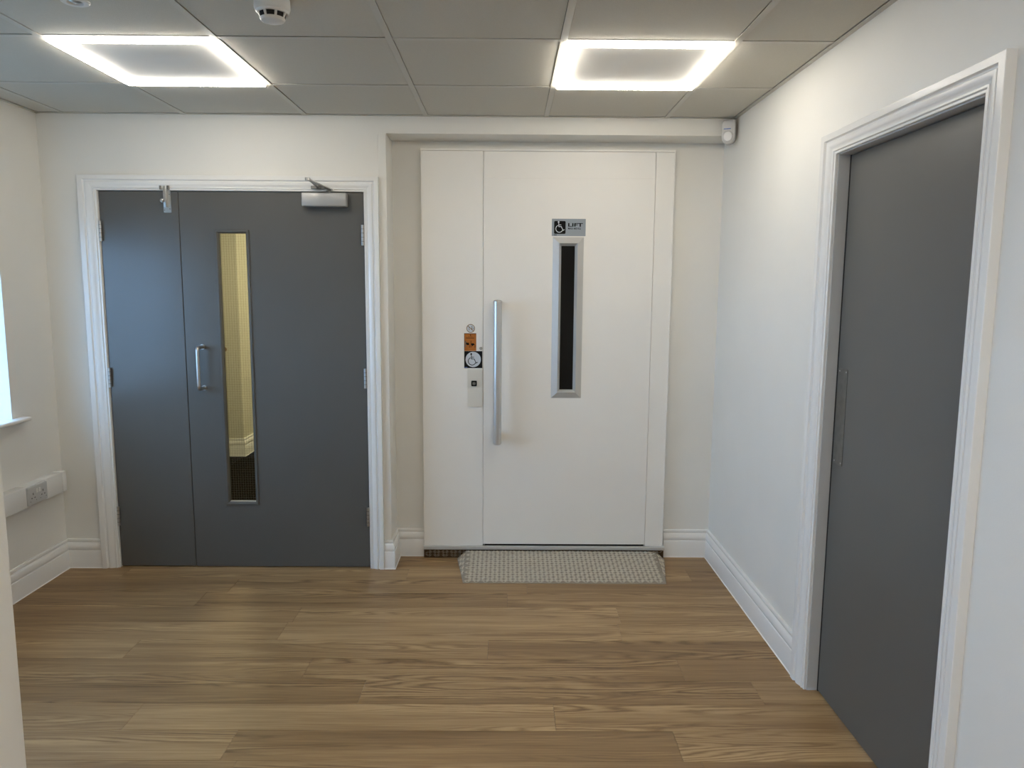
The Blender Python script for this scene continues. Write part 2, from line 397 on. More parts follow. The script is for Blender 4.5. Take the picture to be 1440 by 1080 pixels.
part('door_lining', mb, 'jamb_grey', t2, 'grey inner lining of the frame', smooth=0)

# ---- double doors
DY = Yb+.002     # front face of the leaves
def hinge(parent, x, z, s):
    """ball bearing butt hinge seen edge on; s = side of the frame leaf"""
    mb = MB().tube([(x, DY-.012, z-.051), (x, DY-.012, z+.051)], .0068, 14)
    h = part('hinge', mb, 'steel', parent)
    m2 = MB()
    for dz in (-.031, -.0105, .0105, .031): m2.lathe([(.0073, -.0012), (.0073, .0012)], (x, DY-.012, z+dz), n=14)
    part('bearing_ring', m2, 'steel_dark', h, 'dark rings between the hinge knuckles')
    part('hinge_leaf', MB().box(min(x, x+s*.0085), max(x, x+s*.0085), DY-.011, DY-.003, z-.05, z+.05), 'brass' if s > 0 else 'steel_dark', h, smooth=0)
d1 = empty('door_1', ((DL+SEAM)/2, DY, 0), 'narrow grey left leaf of the double doors with bolt at its top', 'door', kind='structure')
part('door_leaf', MB().box(DL, SEAM-.002, DY, DY+.044, .006, DT, .0015, 1), 'door', d1)
for z in (1.772, 1.025, .284): hinge(d1, DL+.0045, z, -1)
b = part('bolt', MB().prism(roundrect(-1.738, -1.700, 1.866, 1.996, .004, 3), DY-.0035, DY, 'Y'), 'steel', d1)
part('bolt_rod', MB().box(-1.731, -1.715, DY-.018, DY-.003, 1.890, 1.9975, .003, 2), 'steel', b)
part('bolt_knob', MB().lathe([(.0, .0), (.004, 0), (.004, -.014), (.009, -.018), (.0105, -.024), (.009, -.030), (.004, -.033), (0, -.033)], (-1.729, DY-.011, 1.923), 'Y', 20), 'steel', b)
m2 = MB()
for x, z in ((-1.706, 1.956), (-1.706, 1.884), (-1.733, 1.878), (-1.706, 1.98)): m2.lathe([(.0025, 0), (.0025, -.0045)], (x, DY, z), 'Y', 12)
part('screw', m2, 'steel_dark', b, 'dark screw heads')
part('bolt_keep', MB().box(-1.745, -1.738, Yb-.026, Yb-.012, 1.977, 1.997, .002, 1).box(-1.708, -1.697, Yb-.026, Yb-.012, 1.977, 1.997, .002, 1), 'steel_dark', b)

d2 = empty('door_2', ((SEAM+DR)/2, DY, 0), 'wide grey right leaf of the double doors with wired glass strip', 'door', kind='structure')
VX0, VX1, VZ0, VZ1 = -1.486, -1.315, .347, 1.782
mb = MB()
for a in ((SEAM+.002, VX0+.004, .006, DT), (VX1-.004, DR, .006, DT), (VX0+.004, VX1-.004, .006, VZ0+.004), (VX0+.004, VX1-.004, VZ1-.004, DT)):
    mb.box(a[0], a[1], DY, DY+.044, a[2], a[3])
part('door_leaf', mb, 'door', d2, smooth=0)
def frame_ring(mb, x0, x1, z0, z1, prof, axis='Y', y0=0):
    """closed rectangular moulding; prof (inset, y)"""
    vs = []; m = len(prof)
    for d, y in prof: vs += [(x0+d, y, z0+d), (x1-d, y, z0+d), (x1-d, y, z1-d), (x0+d, y, z1-d)]
    fs = []
    for i in range(m):
        for k in range(4): fs.append([i*4+k, i*4+(k+1) % 4, ((i+1) % m)*4+(k+1) % 4, ((i+1) % m)*4+k])
    return mb.poly(vs, fs)
vf = part('glazing_bead', frame_ring(MB(), VX0, VX1, VZ0, VZ1, [(0, DY+.006), (0, DY-.005), (.0015, DY-.0065), (.009, DY-.0065), (.0155, DY+.001), (.0165, DY+.020), (.0165, DY+.024), (.006, DY+.024)]), 'door', d2)
part('bead_lit_top', MB().box(VX0+.0165, VX1-.0165, DY+.003, DY+.020, VZ0+.0160, VZ0+.0172), 'silver', vf, 'lit bead top at the foot of the glass, painted pale', smooth=0)  # light on the bead's top face put in as paler colour
gl = part('wired_glass', MB().box(VX0+.012, VX1-.012, DY+.020, DY+.026, VZ0+.012, VZ1-.012), 'wired', d2, smooth=0)
mb = MB(); sp = .0127
n = int((VX1-VX0-.03)/sp)
for k in range(n+1):
    x = VX0+.02+k*sp; mb.box(x-.0002, x+.0002, DY+.0225, DY+.0235, VZ0+.014, VZ1-.014)
for k in range(int((VZ1-VZ0-.03)/sp)+1):
    z = VZ0+.02+k*sp; mb.box(VX0+.014, VX1-.014, DY+.0225, DY+.0235, z-.0002, z+.0002)
part('wire_mesh', mb, 'wire', gl, 'fine square wire grid inside the glass', 'stuff', smooth=0)
for z in (1.760, 1.028, .286): hinge(d2, DR-.0045, z, 1)
hx = -1.577
pts = [(hx, DY, 1.187)]
for k in range(7):
    a = math.radians(90*k/6); pts.append((hx, DY-.046-.018*math.sin(a), 1.187-.018+.018*math.cos(a)))
for k in range(7):
    a = math.radians(90*k/6); pts.append((hx, DY-.046-.018*math.cos(a), .973+.018-.018*math.sin(a)))
pts.append((hx, DY, .973))
h = part('pull_handle', MB().tube(pts, .0095, 18), 'steel', d2)
for z in (1.187, .973): part('handle_rose', MB().lathe([(.0, 0), (.014, 0), (.0135, -.004), (0, -.004)], (hx, DY, z), 'Y', 24), 'steel', h)
# closer
c = part('door_closer', MB().box(-1.030, -.808, DY-.052, DY, 1.898, 1.965, .006, 3), 'silver', d2, 'silver grey overhead door closer')
px, py = -.898, DY-.028
part('spindle', MB().lathe([(.0, 1.965), (.011, 1.965), (.011, 1.978), (.008, 1.984), (0, 1.984)], (px, py, 0), 'Z', 20), 'steel_dark', c)
el = Vector((-.955, Yb-.205, 2.006)); sh = Vector((-.945, Yb-.045, 1.992))
def bar(p, q, wd, th):
    p, q = Vector(p), Vector(q); d = (q-p); n_ = Vector((-d.y, d.x, 0)).normalized()*wd/2; u = Vector((0, 0, th/2))
    vs = [p+n_+u, p-n_+u, p-n_-u, p+n_-u, q+n_+u, q-n_+u, q-n_-u, q+n_-u]
    return MB().poly([tuple(v) for v in vs], [[0, 1, 2, 3], [4, 5, 6, 7], [0, 1, 5, 4], [1, 2, 6, 5], [2, 3, 7, 6], [3, 0, 4, 7]])
m2 = bar((px+.012, py+.006, 1.982), el, .020, .005); m2.lathe([(0, -.006), (.012, -.006), (.012, .008), (0, .008)], tuple(el), 'Z', 20)
part('closer_arm', m2, 'steel', c)
m2 = bar(el+Vector((0, 0, .007)), sh, .014, .006)
part('forearm', m2, 'steel', c)
part('shoe_bracket', MB().box(-.985, -.915, Yb-.034, Yb-.018, 1.984, 2.000, .002, 1).box(-.955, -.935, Yb-.052, Yb-.03, 1.986, 1.998, .002, 1), 'steel_dark', c)

# ---- right door
RX = Xr+.036
d3 = empty('door_3', (RX, (AY0+AY1)/2, 0), 'single plain grey door in the right wall with a finger plate', 'door', kind='structure')
part('door_leaf', MB().box(RX, RX+.044, AY0+.006, AY1-.017, .007, AZ-.007, .0015, 1), 'door_r', d3)
part('edge_gap_strip', MB().box(RX+.002, RX+.03, AY1-.012, AY1-.0045, .0, AZ-.005).box(RX+.03, RX+.04, AY1-.03, AY1-.0045, .0, AZ-.005), 'darkhole', d3, 'black strip in the gap at the closing edge', smooth=0)  # black strip along the gap between leaf and jamb
fp = part('finger_plate', MB().prism([(y, z) for y, z in roundrect(2.532, 2.600, .886, 1.228, .007, 4)], RX-.0016, RX, 'X'), 'steel_dark', d3, 'dull dark steel plate on the closing edge')
for y in (2.541, 2.591):
    for z in (.896, 1.218):
        part('screw', MB().lathe([(0, -.0016), (.0032, -.0016), (.0028, -.0026), (0, -.0028)], (RX, y, z), 'X', 12), 'steel', fp)

# ---- window
def window(idx, y0, y1, lab):
    wn = empty('window_%d' % idx, (Xl-TL/2, (y0+y1)/2, WZ0), lab, 'window', kind='structure')
    xo = Xl-TL+.04
    f = MB(); fr = .055; mid = (y0+y1)/2
    f.box(xo-.035, xo+.03, y0, y0+fr, WZ0, WZ1, .004, 1).box(xo-.035, xo+.03, y1-fr, y1, WZ0, WZ1, .004, 1)
    f.box(xo-.035, xo+.03, y0, y1, WZ0, WZ0+fr, .004, 1).box(xo-.035, xo+.03, y0, y1, WZ1-fr, WZ1, .004, 1)
    f.box(xo-.035, xo+.03, mid-.035, mid+.035, WZ0, WZ1, .004, 1)
    part('window_frame', f, 'gloss_white', wn)
    for a, b_ in ((y0+fr, mid-.035), (mid+.035, y1-fr)):
        part('pane', MB().box(xo-.012, xo-.008, a, b_, WZ0+fr, WZ1-fr), 'glass', wn, smooth=0)
    part('added_blind', MB().box(xo+.032, xo+.036, y0+.004, y1-.004, 1.80, WZ1-.03).box(xo+.030, xo+.040, y0+.004, y1-.004, 1.785, 1.803, .003, 1).tube([(xo+.045, y0+.004, WZ1-.03), (xo+.045, y1-.004, WZ1-.03)], .02, 16), 'blind', wn, 'added unseen grey blind shading the window head')  # last part: blind added out of view to cut the upper sky
    # bullnose sill board with horns past the reveal
    prof = [(xo+.03, WZ0-.019), (Xl+.036, WZ0-.019)]+[(Xl+.036+.0095*math.sin(math.radians(a)), WZ0-.0095-.0095*math.cos(math.radians(a))) for a in range(20, 180, 20)]+[(Xl+.036, WZ0), (xo+.03, WZ0)]
    nose = [(Xl+.0005, WZ0-.019)]+prof[1:-1]+[(Xl+.0005, WZ0)]
    part('window_sill', MB().box(xo+.03, Xl+.0005, y0+.0005, y1-.0005, WZ0-.019, WZ0).prism(nose, y0-.075, y1+.075, 'Y'), 'gloss_white', wn)
window(1, WY0, WY1, 'left wall window with white sill and sky-blue lit reveal')
window(2, Y20, Y21, 'added unseen second left wall window behind the viewpoint, for daylight')  # added out of view to bring in more daylight
tag(part('outdoor_ground', MB().box(-14, Xl-TL-.02, -14, 16, -.5, -.3), 'outside', smooth=0), 'grey paved ground outside the left window', 'ground', kind='structure')

# ---- corridor beyond the double doors
CY0, CY1, CXL, CXR, CH = Yr+.1, 9.2, -4.2, -.75, 2.4
tag(part('floor_corridor', MB().box(CXL, CXR, CY0-.06, CY1, -.05, -.001), 'carpet', smooth=0), 'black carpet of the corridor seen through the wired glass', 'carpet', kind='structure')
W_ = MB().box(CXL, -2.335, 6.48, CY1, 0, CH).box(CXL, CXR, CY1, CY1+.1, 0, CH).box(CXR, CXR+.1, CY0, CY1, 0, CH).box(CXL-.1, CXL, CY0, CY1, 0, CH).box(CXL, Xl+.01, CY0, CY0+.03, 0, CH)
tag(part('wall_corridor', W_, 'cream', smooth=0), 'cream corridor wall with an outer corner beyond the double doors', 'wall', kind='structure')
base('baseboard_corridor', [(-2.335, CY1), (-2.335, 6.48), (CXL, 6.48)], 'cream moulded skirting round the corridor corner')
tag(part('ceiling_corridor', MB().box(CXL, CXR, CY0, CY1, CH, CH+.05), 'ceiling', smooth=0), 'plain ceiling of the corridor beyond the doors', 'ceiling', kind='structure')
for x, y in ((-1.7, 5.3), (-1.2, 7.4)):
    q = part('corridor_light', MB().box(x-.15, x+.15, y-.15, y+.15, CH-.03, CH-.001, .005, 1), 'clamp', smooth=0)
    tag(q, 'warm square ceiling light in the corridor %s' % ('just beyond the double doors' if y < 6 else 'at its far end'), 'light')

# ================================================================== LIFT
YF = Yr-.038
SHX0, SHX1 = -.16, .86
W_ = MB().box(SHX0-.1, SHX0, Yr+.1, Yr+1.3, 0, ZS).box(SHX1, SHX1+.1, Yr+.1, Yr+1.3, 0, ZS).box(SHX0-.1, SHX1+.1, Yr+1.3, Yr+1.4, 0, ZS).box(SHX0-.1, SHX1+.1, Yr+.1, Yr+1.4, ZS, ZS+.05).box(SHX0, SHX1, Yr+.1, Yr+1.3, -.05, .0)
tag(part('wall_shaft', W_, 'black', smooth=0), 'unlit dark lift shaft behind the door glass', 'wall', kind='structure')
lf = empty('lift_surround', (.21, YF, 0), 'white metal lift front with side panels, header and sill', 'lift')
LL, LR, LT = -.4575, .8765, 2.2195
PZ = .070
part('side_panel', MB().box(LL+.004, -.1302, YF+.002, Yr-.0005, PZ, 2.2085, .0006, 1), 'lift', lf)
part('side_panel', MB().box(.7762, LR-.004, YF+.002, Yr-.0005, PZ, 2.2085, .0006, 1), 'lift', lf)
part('header_panel', MB().box(-.1285, .7745, YF+.0030, Yr-.0005, 2.0728, 2.2085, .0006, 1), 'lift', lf)
part('edge_strip', MB().box(LL, LL+.004, YF-.001, Yr-.0005, PZ, LT, .0008, 1).box(LR-.004, LR, YF-.001, Yr-.0005, PZ, LT, .0008, 1).box(LL, LR, YF-.004, Yr-.0005, 2.2095, LT, .001, 1), 'lift', lf)
part('sill', MB().box(LL-.001, LR+.010, YF-.012, Yr-.0005, .050, .069, .001, 1).box(LL+.004, LR+.004, YF-.007, YF, .0685, .0705), 'alu_frame', lf, 'pale metal sill with fine ribs')
m2 = MB()
for k in range(3): m2.box(LL, LR+.009, YF-.0135, YF-.011, .0525+k*.005, .0545+k*.005)
part('sill_rib', m2, 'alu_frame', lf, smooth=0)
rp = part('riser_plate', MB().box(LL, LR+.006, YF-.004, Yr-.0005, 0, .048), 'rust', lf, 'dark steel riser with raised tread bars', smooth=0)
def treads(mb, inside, f, x0, x1, n0, n1, cell=.0235):
    """five-bar tread pattern on a plane; f(u, v, h) gives the world point"""
    i = 0; u = x0
    while u < x1:
        v = n0; j = 0
        while v < n1:
            s = 1 if (i+j) % 2 else -1
            ang = math.radians(33*s); ca, sa = math.cos(ang), math.sin(ang)
            cu, cv = u+cell/2, v+cell/2
            for k in range(-2, 3):
                hl = (.0125 if abs(k) < 2 else .0095); off = k*.0047
                pts = []
                for a, b_ in ((-hl, 0), (0, -.0018), (hl, 0), (0, .0018)):
                    pts.append((cu+a*ca-(off+b_)*sa, cv+(a*sa+(off+b_)*ca)*.95))
                if all(inside(*p) for p in pts):
                    vs = [f(p[0], p[1], 0) for p in pts]
                    c_ = (cu-off*sa, cv+off*ca*.95); tp = [(c_[0]+(p[0]-c_[0])*.72, c_[1]+(p[1]-c_[1])*.72) for p in pts]
                    base_i = len(mb[0]); mb[0] += vs+[f(p[0], p[1], .0017) for p in tp]
                    mb[1] += [[base_i+4, base_i+5, base_i+6, base_i+7]]+[[base_i+q, base_i+(q+1) % 4, base_i+4+(q+1) % 4, base_i+4+q] for q in range(4)]
            v += cell; j += 1
        u += cell; i += 1
V = [[], []]; treads(V, lambda u, v: LL+.002 < u < LR+.004 and .002 < v < .046, lambda u, v, h: (u, YF-.004-h, v), LL, LR, .0, .046)
part('tread_bars', MB().poly(*V), 'steel', rp, kind='stuff', smooth=0)
part('call_plate', MB().prism(roundrect(-.2135, -.1345, .857, 1.064, .002, 2), YF-.006, YF+.002), 'call', lf, 'cream-white call plate')
k = part('call_button', MB().prism(roundrect(-.193, -.163, .970, 1.000, .004, 4), YF-.011, YF-.005), 'black', lf, 'small black square call button')
part('button_face', MB().prism(roundrect(-.186, -.170, .978, .992, .003, 3), YF-.0125, YF-.0105), 'steel_dark', k)

ld = empty('lift_door', (.32, YF, PZ), 'white lift door with tall bar handle and narrow dark window', 'door')
X0, X1 = -.1285, .7745
WX0, WX1, WZa, WZb = .2395, .4035, .907, 1.769
mb = MB(); yf = YF-.0005
for a in ((X0, WX0+.01, .0805, 2.0720), (WX1-.01, X1, .0805, 2.0720), (WX0+.01, WX1-.01, .0805, WZa+.01), (WX0+.01, WX1-.01, WZb-.01, 2.0720)):
    mb.box(a[0], a[1], yf, Yr+.01, a[2], a[3])
part('door_leaf', mb, 'lift', ld, smooth=0)
part('bottom_gap_shade', MB().box(X0+.01, X1-.006, YF+.003, Yr, .071, .080), 'black', ld, 'black strip painting the shade of the gap under the door', smooth=0)  # darkness of the gap below the leaf put in as black strip
part('window_frame', frame_ring(MB(), WX0, WX1, WZa, WZb, [(0, yf+.004), (0, yf), (.033, yf-.020), (.046, yf+.003), (.046, yf+.012), (.01, yf+.012)]), 'alu_frame', ld, 'silver bevelled window frame', smooth=10)
part('window_pane', MB().box(WX0+.044, WX1-.044, yf+.004, yf+.010, WZa+.044, WZb-.044), 'dark_glass', ld, 'narrow black pane', smooth=0)
# bar handle
bx, byy, br = -.0505, YF-.075, .0222
g = part('bar_handle', MB().tube([(bx, byy, .676), (bx, byy, 1.423)], br, 28), 'alu', ld, 'long round aluminium bar')
def capm(z, s): return MB().lathe([(0, 0), (.0232, 0), (.0232, s*.008), (.019, s*.014), (0, s*.017)], (bx, byy, z), 'Z', 28)
part('end_cap', capm(.677, -1), 'alu', g); part('end_cap', capm(1.422, 1), 'alu', g)
for z in (.70, 1.40):
    part('handle_standoff', MB().box(bx-.0205, bx+.0205, byy+.002, yf, z-.018, z+.018, .003, 2), 'steel_dark', g, 'dark bracket joining bar to door')

# ---- signs and stickers
def wheelchair(x, z, s, y, mk, parent, rev=False):
    """access symbol; s = height"""
    mb = MB(); P = lambda a, b_: (x+a*s, z+b_*s)
    mb.prism(disc(*P(-.10, .42), .075*s, 20), y-.0004, y)
    stroke(mb, [P(-.09, .34), P(-.075, .02), P(.14, .02), P(.30, -.30), P(.42, -.24)], .055*s, y-.0004, y)
    stroke(mb, [P(-.08, .17), P(.13, .17)], .05*s, y-.0004, y)
    arc = [P(-.03+.31*math.cos(math.radians(a)), -.16+.31*math.sin(math.radians(a))) for a in range(112, 345, 12)]
    stroke(mb, arc, .055*s, y-.0004, y)
    return part('wheelchair_symbol', mb, mk, parent, smooth=0)
sg = empty('lift_sign', (.3215, yf, 1.774), 'grey LIFT sign with wheelchair symbol above the door window', 'sign')
SX0, SX1, SZ0, SZ1 = .2330, .4120, 1.7745, 1.8640
part('sign_plate', MB().prism(roundrect(SX0, SX1, SZ0, SZ1, .002, 2), yf-.0022, yf), 'signgrey', sg)
part('black_square', MB().prism(roundrect(SX0+.012, SX0+.073, SZ0+.011, SZ0+.078, .006, 4), yf-.0026, yf-.0022), 'black', sg, smooth=0)
wheelchair(SX0+.0415, SZ0+.0475, .060, yf-.0026, 'white_print', sg)
part('lettering', text_mb('LIFT', SX0+.086, SZ0+.049, .03, yf-.0024, .0006, .078, .0185, .03), 'black', sg, 'bold black word LIFT', smooth=0)
part('lettering', text_mb('MAX 400 KG', SX0+.086, SZ0+.0345, .01, yf-.0024, .0006, .067, .0095, .02), 'black', sg, 'small load limit line', smooth=0)
part('lettering', MB().box(SX0+.011, SX0+.026, yf-.0026, yf-.002, SZ0+.0045, SZ0+.0078), 'black', sg, 'tiny dark maker mark', smooth=0)
ws = empty('wheelchair_sticker', (-.182, YF, 1.067), 'black square sticker with white disc and wheelchair symbol', 'sticker')
yq = YF+.002
part('backing', MB().box(-.2315, -.1335, yq-.0008, yq, 1.0675, 1.1600), 'black', ws, smooth=0)
part('white_disc', MB().prism(disc(-.183, 1.1145, .0415, 40), yq-.0012, yq-.0008), 'white_print', ws, smooth=0)
wheelchair(-.187, 1.116, .067, yq-.0012, 'black', ws)
part('lettering', MB().box(-.2295, -.2145, yq-.0012, yq-.0008, 1.0695, 1.0735), 'blue', ws, 'small blue corner mark', smooth=0)
os_ = empty('warning_sticker', (-.1985, YF, 1.161), 'orange warning sticker with two black figures and a text line', 'sticker')
part('backing', MB().box(-.2315, -.1665, yq-.0008, yq, 1.1610, 1.2555), 'orange', os_, smooth=0)
m2 = MB(); ya, yb2 = yq-.0012, yq-.0008
def bx2(x0, x1, z0, z1): m2.box(x0, x1, ya, yb2, z0, z1)
bx2(-.2315, -.1665, 1.2530, 1.2560); bx2(-.2315, -.2295, 1.161, 1.256)
bx2(-.223, -.178, 1.2295, 1.2320)
bx2(-.1995, -.1978, 1.237, 1.251); stroke(m2, [(-.1995, 1.249), (-.194, 1.245)], .0022, ya, yb2)
m2.prism(disc(-.2065, 1.2385, .0018, 8), ya, yb2); m2.prism(disc(-.1915, 1.2385, .0018, 8), ya, yb2)
# two pictograms: a body on legs against a vertical edge
stroke(m2, [(-.2275, 1.215), (-.218, 1.203)], .003, ya, yb2)
m2.prism([(-.222, 1.205), (-.206, 1.205), (-.205, 1.193), (-.214, 1.192), (-.222, 1.197)], ya, yb2); bx2(-.2045, -.2020, 1.179, 1.192)
bx2(-.1965, -.1940, 1.180, 1.217)
m2.prism([(-.193, 1.202), (-.180, 1.202), (-.174, 1.194), (-.182, 1.192), (-.187, 1.186), (-.193, 1.194)], ya, yb2); bx2(-.1745, -.1720, 1.179, 1.193)
part('pictogram', m2, 'black', os_, smooth=0)
part('side_bar', MB().box(-.2265, -.2215, ya, yb2, 1.182, 1.214), 'steel_dark', os_, 'grey printed bar', smooth=0)  # grey bar of the print, beside the left figure
ns = empty('prohibition_sticker', (-.196, YF, 1.260), 'small round prohibition sticker with brown ring and slash', 'sticker')
part('backing', MB().prism(disc(-.1965, 1.2825, .0225, 36), yq-.0007, yq), 'white_print', ns, smooth=0)
m2 = MB(); ring_o, ring_i = disc(-.1965, 1.2825, .0230, 36), disc(-.1965, 1.2825, .0198, 36)
for i in range(36):
    j = (i+1) % 36; m2.prism([ring_o[i], ring_o[j], ring_i[j], ring_i[i]], yq-.0013, yq-.0007)
stroke(m2, [(-.2115, 1.2965), (-.1815, 1.2685)], .0032, yq-.0013, yq-.0007)
part('ring', m2, 'brass', ns, smooth=0)
m2 = MB()
stroke(m2, [(-.205, 1.272), (-.204, 1.283)], .003, yq-.001, yq-.0007); m2.prism(disc(-.204, 1.287, .0026, 12), yq-.001, yq-.0007)
stroke(m2, [(-.192, 1.274), (-.190, 1.288)], .004, yq-.001, yq-.0007); m2.prism(disc(-.1895, 1.2925, .0028, 12), yq-.001, yq-.0007)
stroke(m2, [(-.184, 1.276), (-.183, 1.287)], .003, yq-.001, yq-.0007)
part('pictogram', m2, 'steel_dark', ns, smooth=0)
lk = part('indicator_button', MB().lathe([(0, 0), (.0085, 0), (.0085, -.0015), (.007, -.003), (0, -.003)], (-.1415, yq, 1.1745), 'Y', 24), 'steel', None)
tag(lk, 'tiny round grey indicator at the upper right of the black sticker', 'indicator')

# ---- ramp
rm = empty('threshold_ramp', (.3, 3.81, 0), 'checker plate wedge ramp in front of the lift sill', 'ramp')
RF, RB = 3.632, 3.978
TLp, TRp, FLp, FRp, SBL, SBR = (-.222, RB, .046), (.835, RB, .046), (-.219, RF, .002), (.822, RF-.004, .002), (-.272, RB, .001), (.886, RB, .001)
part('ramp_plate', MB().poly([TLp, TRp, FRp, FLp, (-.219, RF, 0), (.822, RF-.004, 0), (.835, RB, 0), (-.222, RB, 0)], [[3, 2, 1, 0], [4, 5, 2, 3], [0, 1, 6, 7], [4, 7, 6, 5], [0, 7, 4, 3], [1, 2, 5, 6]]), 'plate', rm, smooth=0)
part('side_wing', MB().poly([TLp, FLp, SBL, (-.222, RB, .001), (-.219, RF, .0)], [[0, 1, 2], [0, 2, 3], [1, 4, 2], [2, 4, 3], [0, 3, 4, 1]]), 'plate', rm, smooth=0)
part('side_wing', MB().poly([TRp, FRp, SBR, (.835, RB, .001), (.822, RF-.004, .0)], [[0, 2, 1], [0, 3, 2], [1, 2, 4], [2, 3, 4], [0, 1, 4, 3]]), 'plate', rm, smooth=0)
def onramp(u, v, h):
    t = (v-RF)/(RB-RF); return (u, v-h*.12, .002+t*.044+h)
V = [[], []]; treads(V, lambda u, v: -.2185 < u < .820+.012*(v-RF)/(RB-RF) and RF+.001 < v < RB-.001, onramp, -.222, .84, RF-.01, RB)
part('tread_bars', MB().poly(*V), 'tread', rm, 'raised shiny tread bars', 'stuff', smooth=0)
def onwing(a, b_, c_, s):
    A, B, C = Vector(a), Vector(b_), Vector(c_); nrm = (B-A).cross(C-A).normalized()
    if nrm.z < 0: nrm = -nrm
    return A, (B-A), (C-A), nrm
for a, b_, c_ in ((TLp, FLp, SBL), (TRp, FRp, SBR)):
    A, B, C, nrm = onwing(a, b_, c_, 1); Bl, lB = B.normalized(), B.length
    Q = nrm.cross(Bl)
    if Q.dot(C) < 0: Q = -Q
    cB, cQ = C.dot(Bl), C.dot(Q)
    def ins(u, v):
        if v <= 0 or v >= cQ: return False
        lo = cB*v/cQ; hi = lB+(cB-lB)*v/cQ
        return lo < u < hi
    V = [[], []]; treads(V, ins, lambda u, v, h: tuple(A+Bl*u+Q*v+nrm*h), 0, lB, 0, cQ)
    if V[0]: part('tread_bars', MB().poly(*V), 'tread', rm, kind='stuff', smooth=0)

# ================================================================== FITTINGS
# ---- ceiling light panels, rear pair added as fill
def panel(cx, lab, row=0):
    y1, y0 = GY-.6*row-tw-.001, GY-.6*row-.6+tw+.001; x0, x1 = cx-.3+tw+.001, cx+.3-tw-.001
    r = empty('ceiling_light', (cx, (y0+y1)/2, H), lab, 'light', 'square frame ceiling lights')
    part('back_plate', MB().box(x0, x1, y0, y1, H+.003, H+.012), 'panel', r, smooth=0)
    wd, zb = .025, H-.011
    for nm, a in (('s', (x0, x1, y0, y0+wd)), ('n', (x0, x1, y1-wd, y1)), ('w', (x0, x0+wd, y0+wd, y1-wd)), ('e', (x1-wd, x1, y0+wd, y1-wd))):
        part('light_strip', MB().box(*a, zb, H+.002, .002 if nm in 'sn' else 0, 1), 'fill_back' if row else 'lamp', r, smooth=0)
panel(GX+.6*1.5, 'lit square frame ceiling light above the double doors'); panel(GX+.6*4.5, 'lit square frame ceiling light in front of the lift')
panel(GX+.6*1.5, 'added unseen fill light panel behind the viewpoint on the window side', 5); panel(GX+.6*4.5, 'added unseen fill light panel behind the viewpoint on the door side', 5)  # this pair is added out of view to brighten the room

# ---- smoke detector
cx, cy = -.706, 2.340
sd = empty('smoke_detector', (cx, cy, H-.062), 'white round smoke detector with dark vents on the ceiling', 'smoke detector')
part('detector_base', MB().lathe([(0, .062), (.052, .062), (.0525, .040), (.050, .034), (0, .034)], (cx, cy, H-.062), 'Z', 48), 'plastic', sd)
part('detector_chamber', MB().lathe([(0, .034), (.041, .034), (.037, .011), (0, .011)], (cx, cy, H-.062), 'Z', 40), 'darkhole', sd, 'dark inner chamber behind the vents')
part('detector_cap', MB().lathe([(0, .0125), (.036, .0125), (.037, .009), (.033, .003), (.025, .0), (0, 0)], (cx, cy, H-.062), 'Z', 48), 'plastic', sd)
part('detector_collar', MB().lathe([(0, .036), (.050, .036), (.049, .029), (.0445, .0235), (0, .0235)], (cx, cy, H-.062), 'Z', 48), 'plastic', sd)
for k in range(8):
    a = math.radians(22.5+45*k+8)
    rr0, rr1 = .0375, .0455
    m2 = MB(); d = Vector((math.cos(a), math.sin(a), 0)); t_ = Vector((-d.y, d.x, 0))*.0035
    C0 = Vector((cx, cy, H-.062))
    q = [C0+d*.033+Vector((0, 0, .010)), C0+d*.0372+Vector((0, 0, .010)), C0+d*.0455+Vector((0, 0, .026)), C0+d*.036+Vector((0, 0, .026))]
    vs = [tuple(p+t_) for p in q]+[tuple(p-t_) for p in q]
    part('vent_rib', m2.poly(vs, [[0, 1, 2, 3], [7, 6, 5, 4]]+[[i, (i+1) % 4, 4+(i+1) % 4, 4+i] for i in range(4)]), 'plastic', sd, smooth=0)

# ---- recessed ceiling sensor
cx, cy = -1.306, 2.368
cs = empty('ceiling_sensor', (cx, cy, H-.004), 'small flush round sensor at the top left of the ceiling', 'sensor')
part('bezel', MB().lathe([(.020, .003), (.022, -.001), (.024, -.003), (.036, -.003), (.040, -.0005), (.0415, .004), (.038, .006), (.020, .006)], (cx, cy, H), 'Z', 44), 'plastic', cs)
part('sensor_eye', MB().lathe([(0, -.0035), (.010, -.002), (.017, .001), (.0205, .0055), (0, .006)], (cx, cy, H), 'Z', 32), 'steel', cs, 'shiny domed centre')

# ---- motion detector in the corner
pr = empty('motion_detector', (1.105, Yb-.03, 2.214), 'white corner motion detector with blue mark beside the ceiling', 'motion detector')
def outl(w_, h_, n=10):
    """straight top, round bottom"""
    pts = [(-w_+.008, h_), (w_-.008, h_), (w_, h_-.012)]
    pts += [(w_*math.cos(math.radians(a)), -h_+w_+w_*math.sin(math.radians(a))) for a in range(0, -181, -18)]
    return pts+[(-w_, h_-.012)]
def slab(o, dys):
    vs = []; fs = []; n = len(o)
    for k, y in dys: vs += [(p[0]*k, y, p[1]*k) for p in o]
    for i in range(len(dys)-1):
        for j in range(n): fs.append([i*n+j, i*n+(j+1) % n, (i+1)*n+(j+1) % n, (i+1)*n+j])
    return vs, fs+[list(range(n)), list(range((len(dys)-1)*n, len(dys)*n))]
def place(mb): mb.rot(math.radians(-24), 'Z', (0, 0, 0)); mb.bm.transform(Matrix.Translation(Vector((1.100, Yb-.022, 2.272)))); return mb
part('detector_body', place(MB().poly(*slab(outl(.0335, .059), [(1, 0), (1, -.022), (.97, -.031), (.88, -.035)]))), 'plastic_grey', pr)
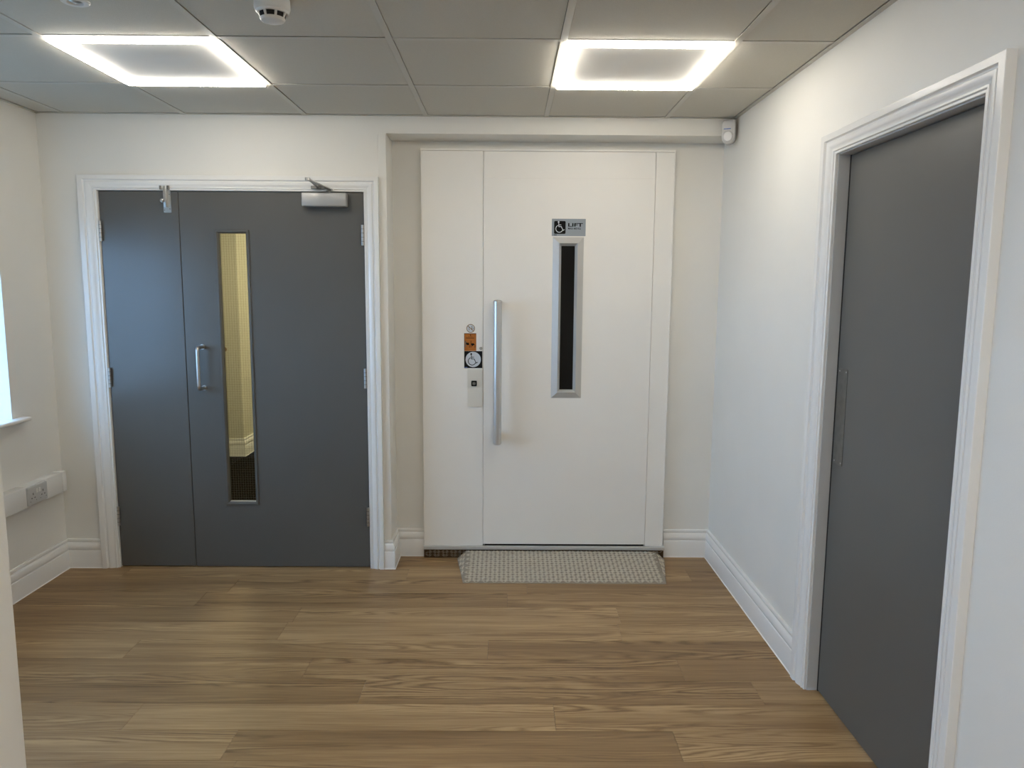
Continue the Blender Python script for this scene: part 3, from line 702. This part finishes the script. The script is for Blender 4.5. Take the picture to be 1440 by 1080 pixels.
m2 = MB(); m2.poly(*slab([(.026*math.cos(math.radians(a)), .029*math.sin(math.radians(a))) for a in range(0, 360, 15)], [(1, -.03), (.96, -.0385), (.75, -.0425)])); m2.bm.transform(Matrix.Translation(Vector((-.001, 0, -.022))))
part('detector_lens', place(m2), 'lens', pr, 'translucent oval lens')
m2 = MB().box(-.022, .012, -.0362, -.034, .012, .0165)
part('lettering', place(m2), 'blue', pr, 'short blue mark above the lens', smooth=0)
part('wall_bracket', MB().box(1.090, 1.132, Yb-.030, Yb-.0005, 2.24, 2.32, .003, 1), 'plastic', pr)

# ---- trunking and socket
TX = Xl+.05
tr = empty('cable_trunking', (Xl+.025, 2.55, .437), 'white boxed cable trunking along the wall under the window', 'trunking')
sy0, sy1 = 3.466, 3.614
mb = MB().box(Xl+.0005, TX, PY1, sy0, .437, .540, .002, 2).box(Xl+.0005, TX, sy1, 3.757, .437, .540, .002, 2).box(Xl+.0005, TX-.006, sy0-.01, sy1+.01, .439, .538)
part('trunking_body', mb, 'gloss_white', tr)
part('end_cap', MB().box(Xl+.0005, TX+.0015, 3.757, 3.789, .4355, .5415, .002, 2), 'gloss_white', tr)
so = empty('socket_outlet', (TX, 3.54, .445), 'double switched power socket set in the white trunking', 'socket')
PXo = TX+.009
part('face_plate', MB().box(TX-.006, PXo, sy0, sy1, .4435, .5325, .004, 3), 'plastic_grey', so)
for yy in (sy0+.036, sy1-.036):
    m2 = MB()
    m2.box(PXo-.002, PXo+.0004, yy-.0022, yy+.0022, .4905, .5005)
    for s in (-1, 1): m2.box(PXo-.002, PXo+.0004, yy+s*.0115-.0036, yy+s*.0115+.0036, .4745, .4785)
    part('pin_slots', m2, 'darkhole', so, 'three dark pin slots', smooth=0)
    for s in (-1, 1): part('screw', MB().lathe([(0, 0), (.0022, 0), (.0022, .0006), (0, .0006)], (PXo, yy+s*.022, .462), 'X', 10), 'steel_dark', so)
for yy in (3.530, 3.550): part('rocker_switch', MB().box(PXo-.001, PXo+.0035, yy-.006, yy+.006, .4955, .5165, .0015, 2), 'plastic', so)
tag(part('door_knob', MB().lathe([(0, 0), (.02, 0), (.018, -.012), (.010, -.03), (.022, -.05), (.015, -.065), (0, -.068)], (-2.47, 6.48, .95), 'Y', 16), 'brass'), 'small dark brass knob on the corridor wall behind the wired glass', 'knob')  # small brown shape read as a door handle, set straight on the wall
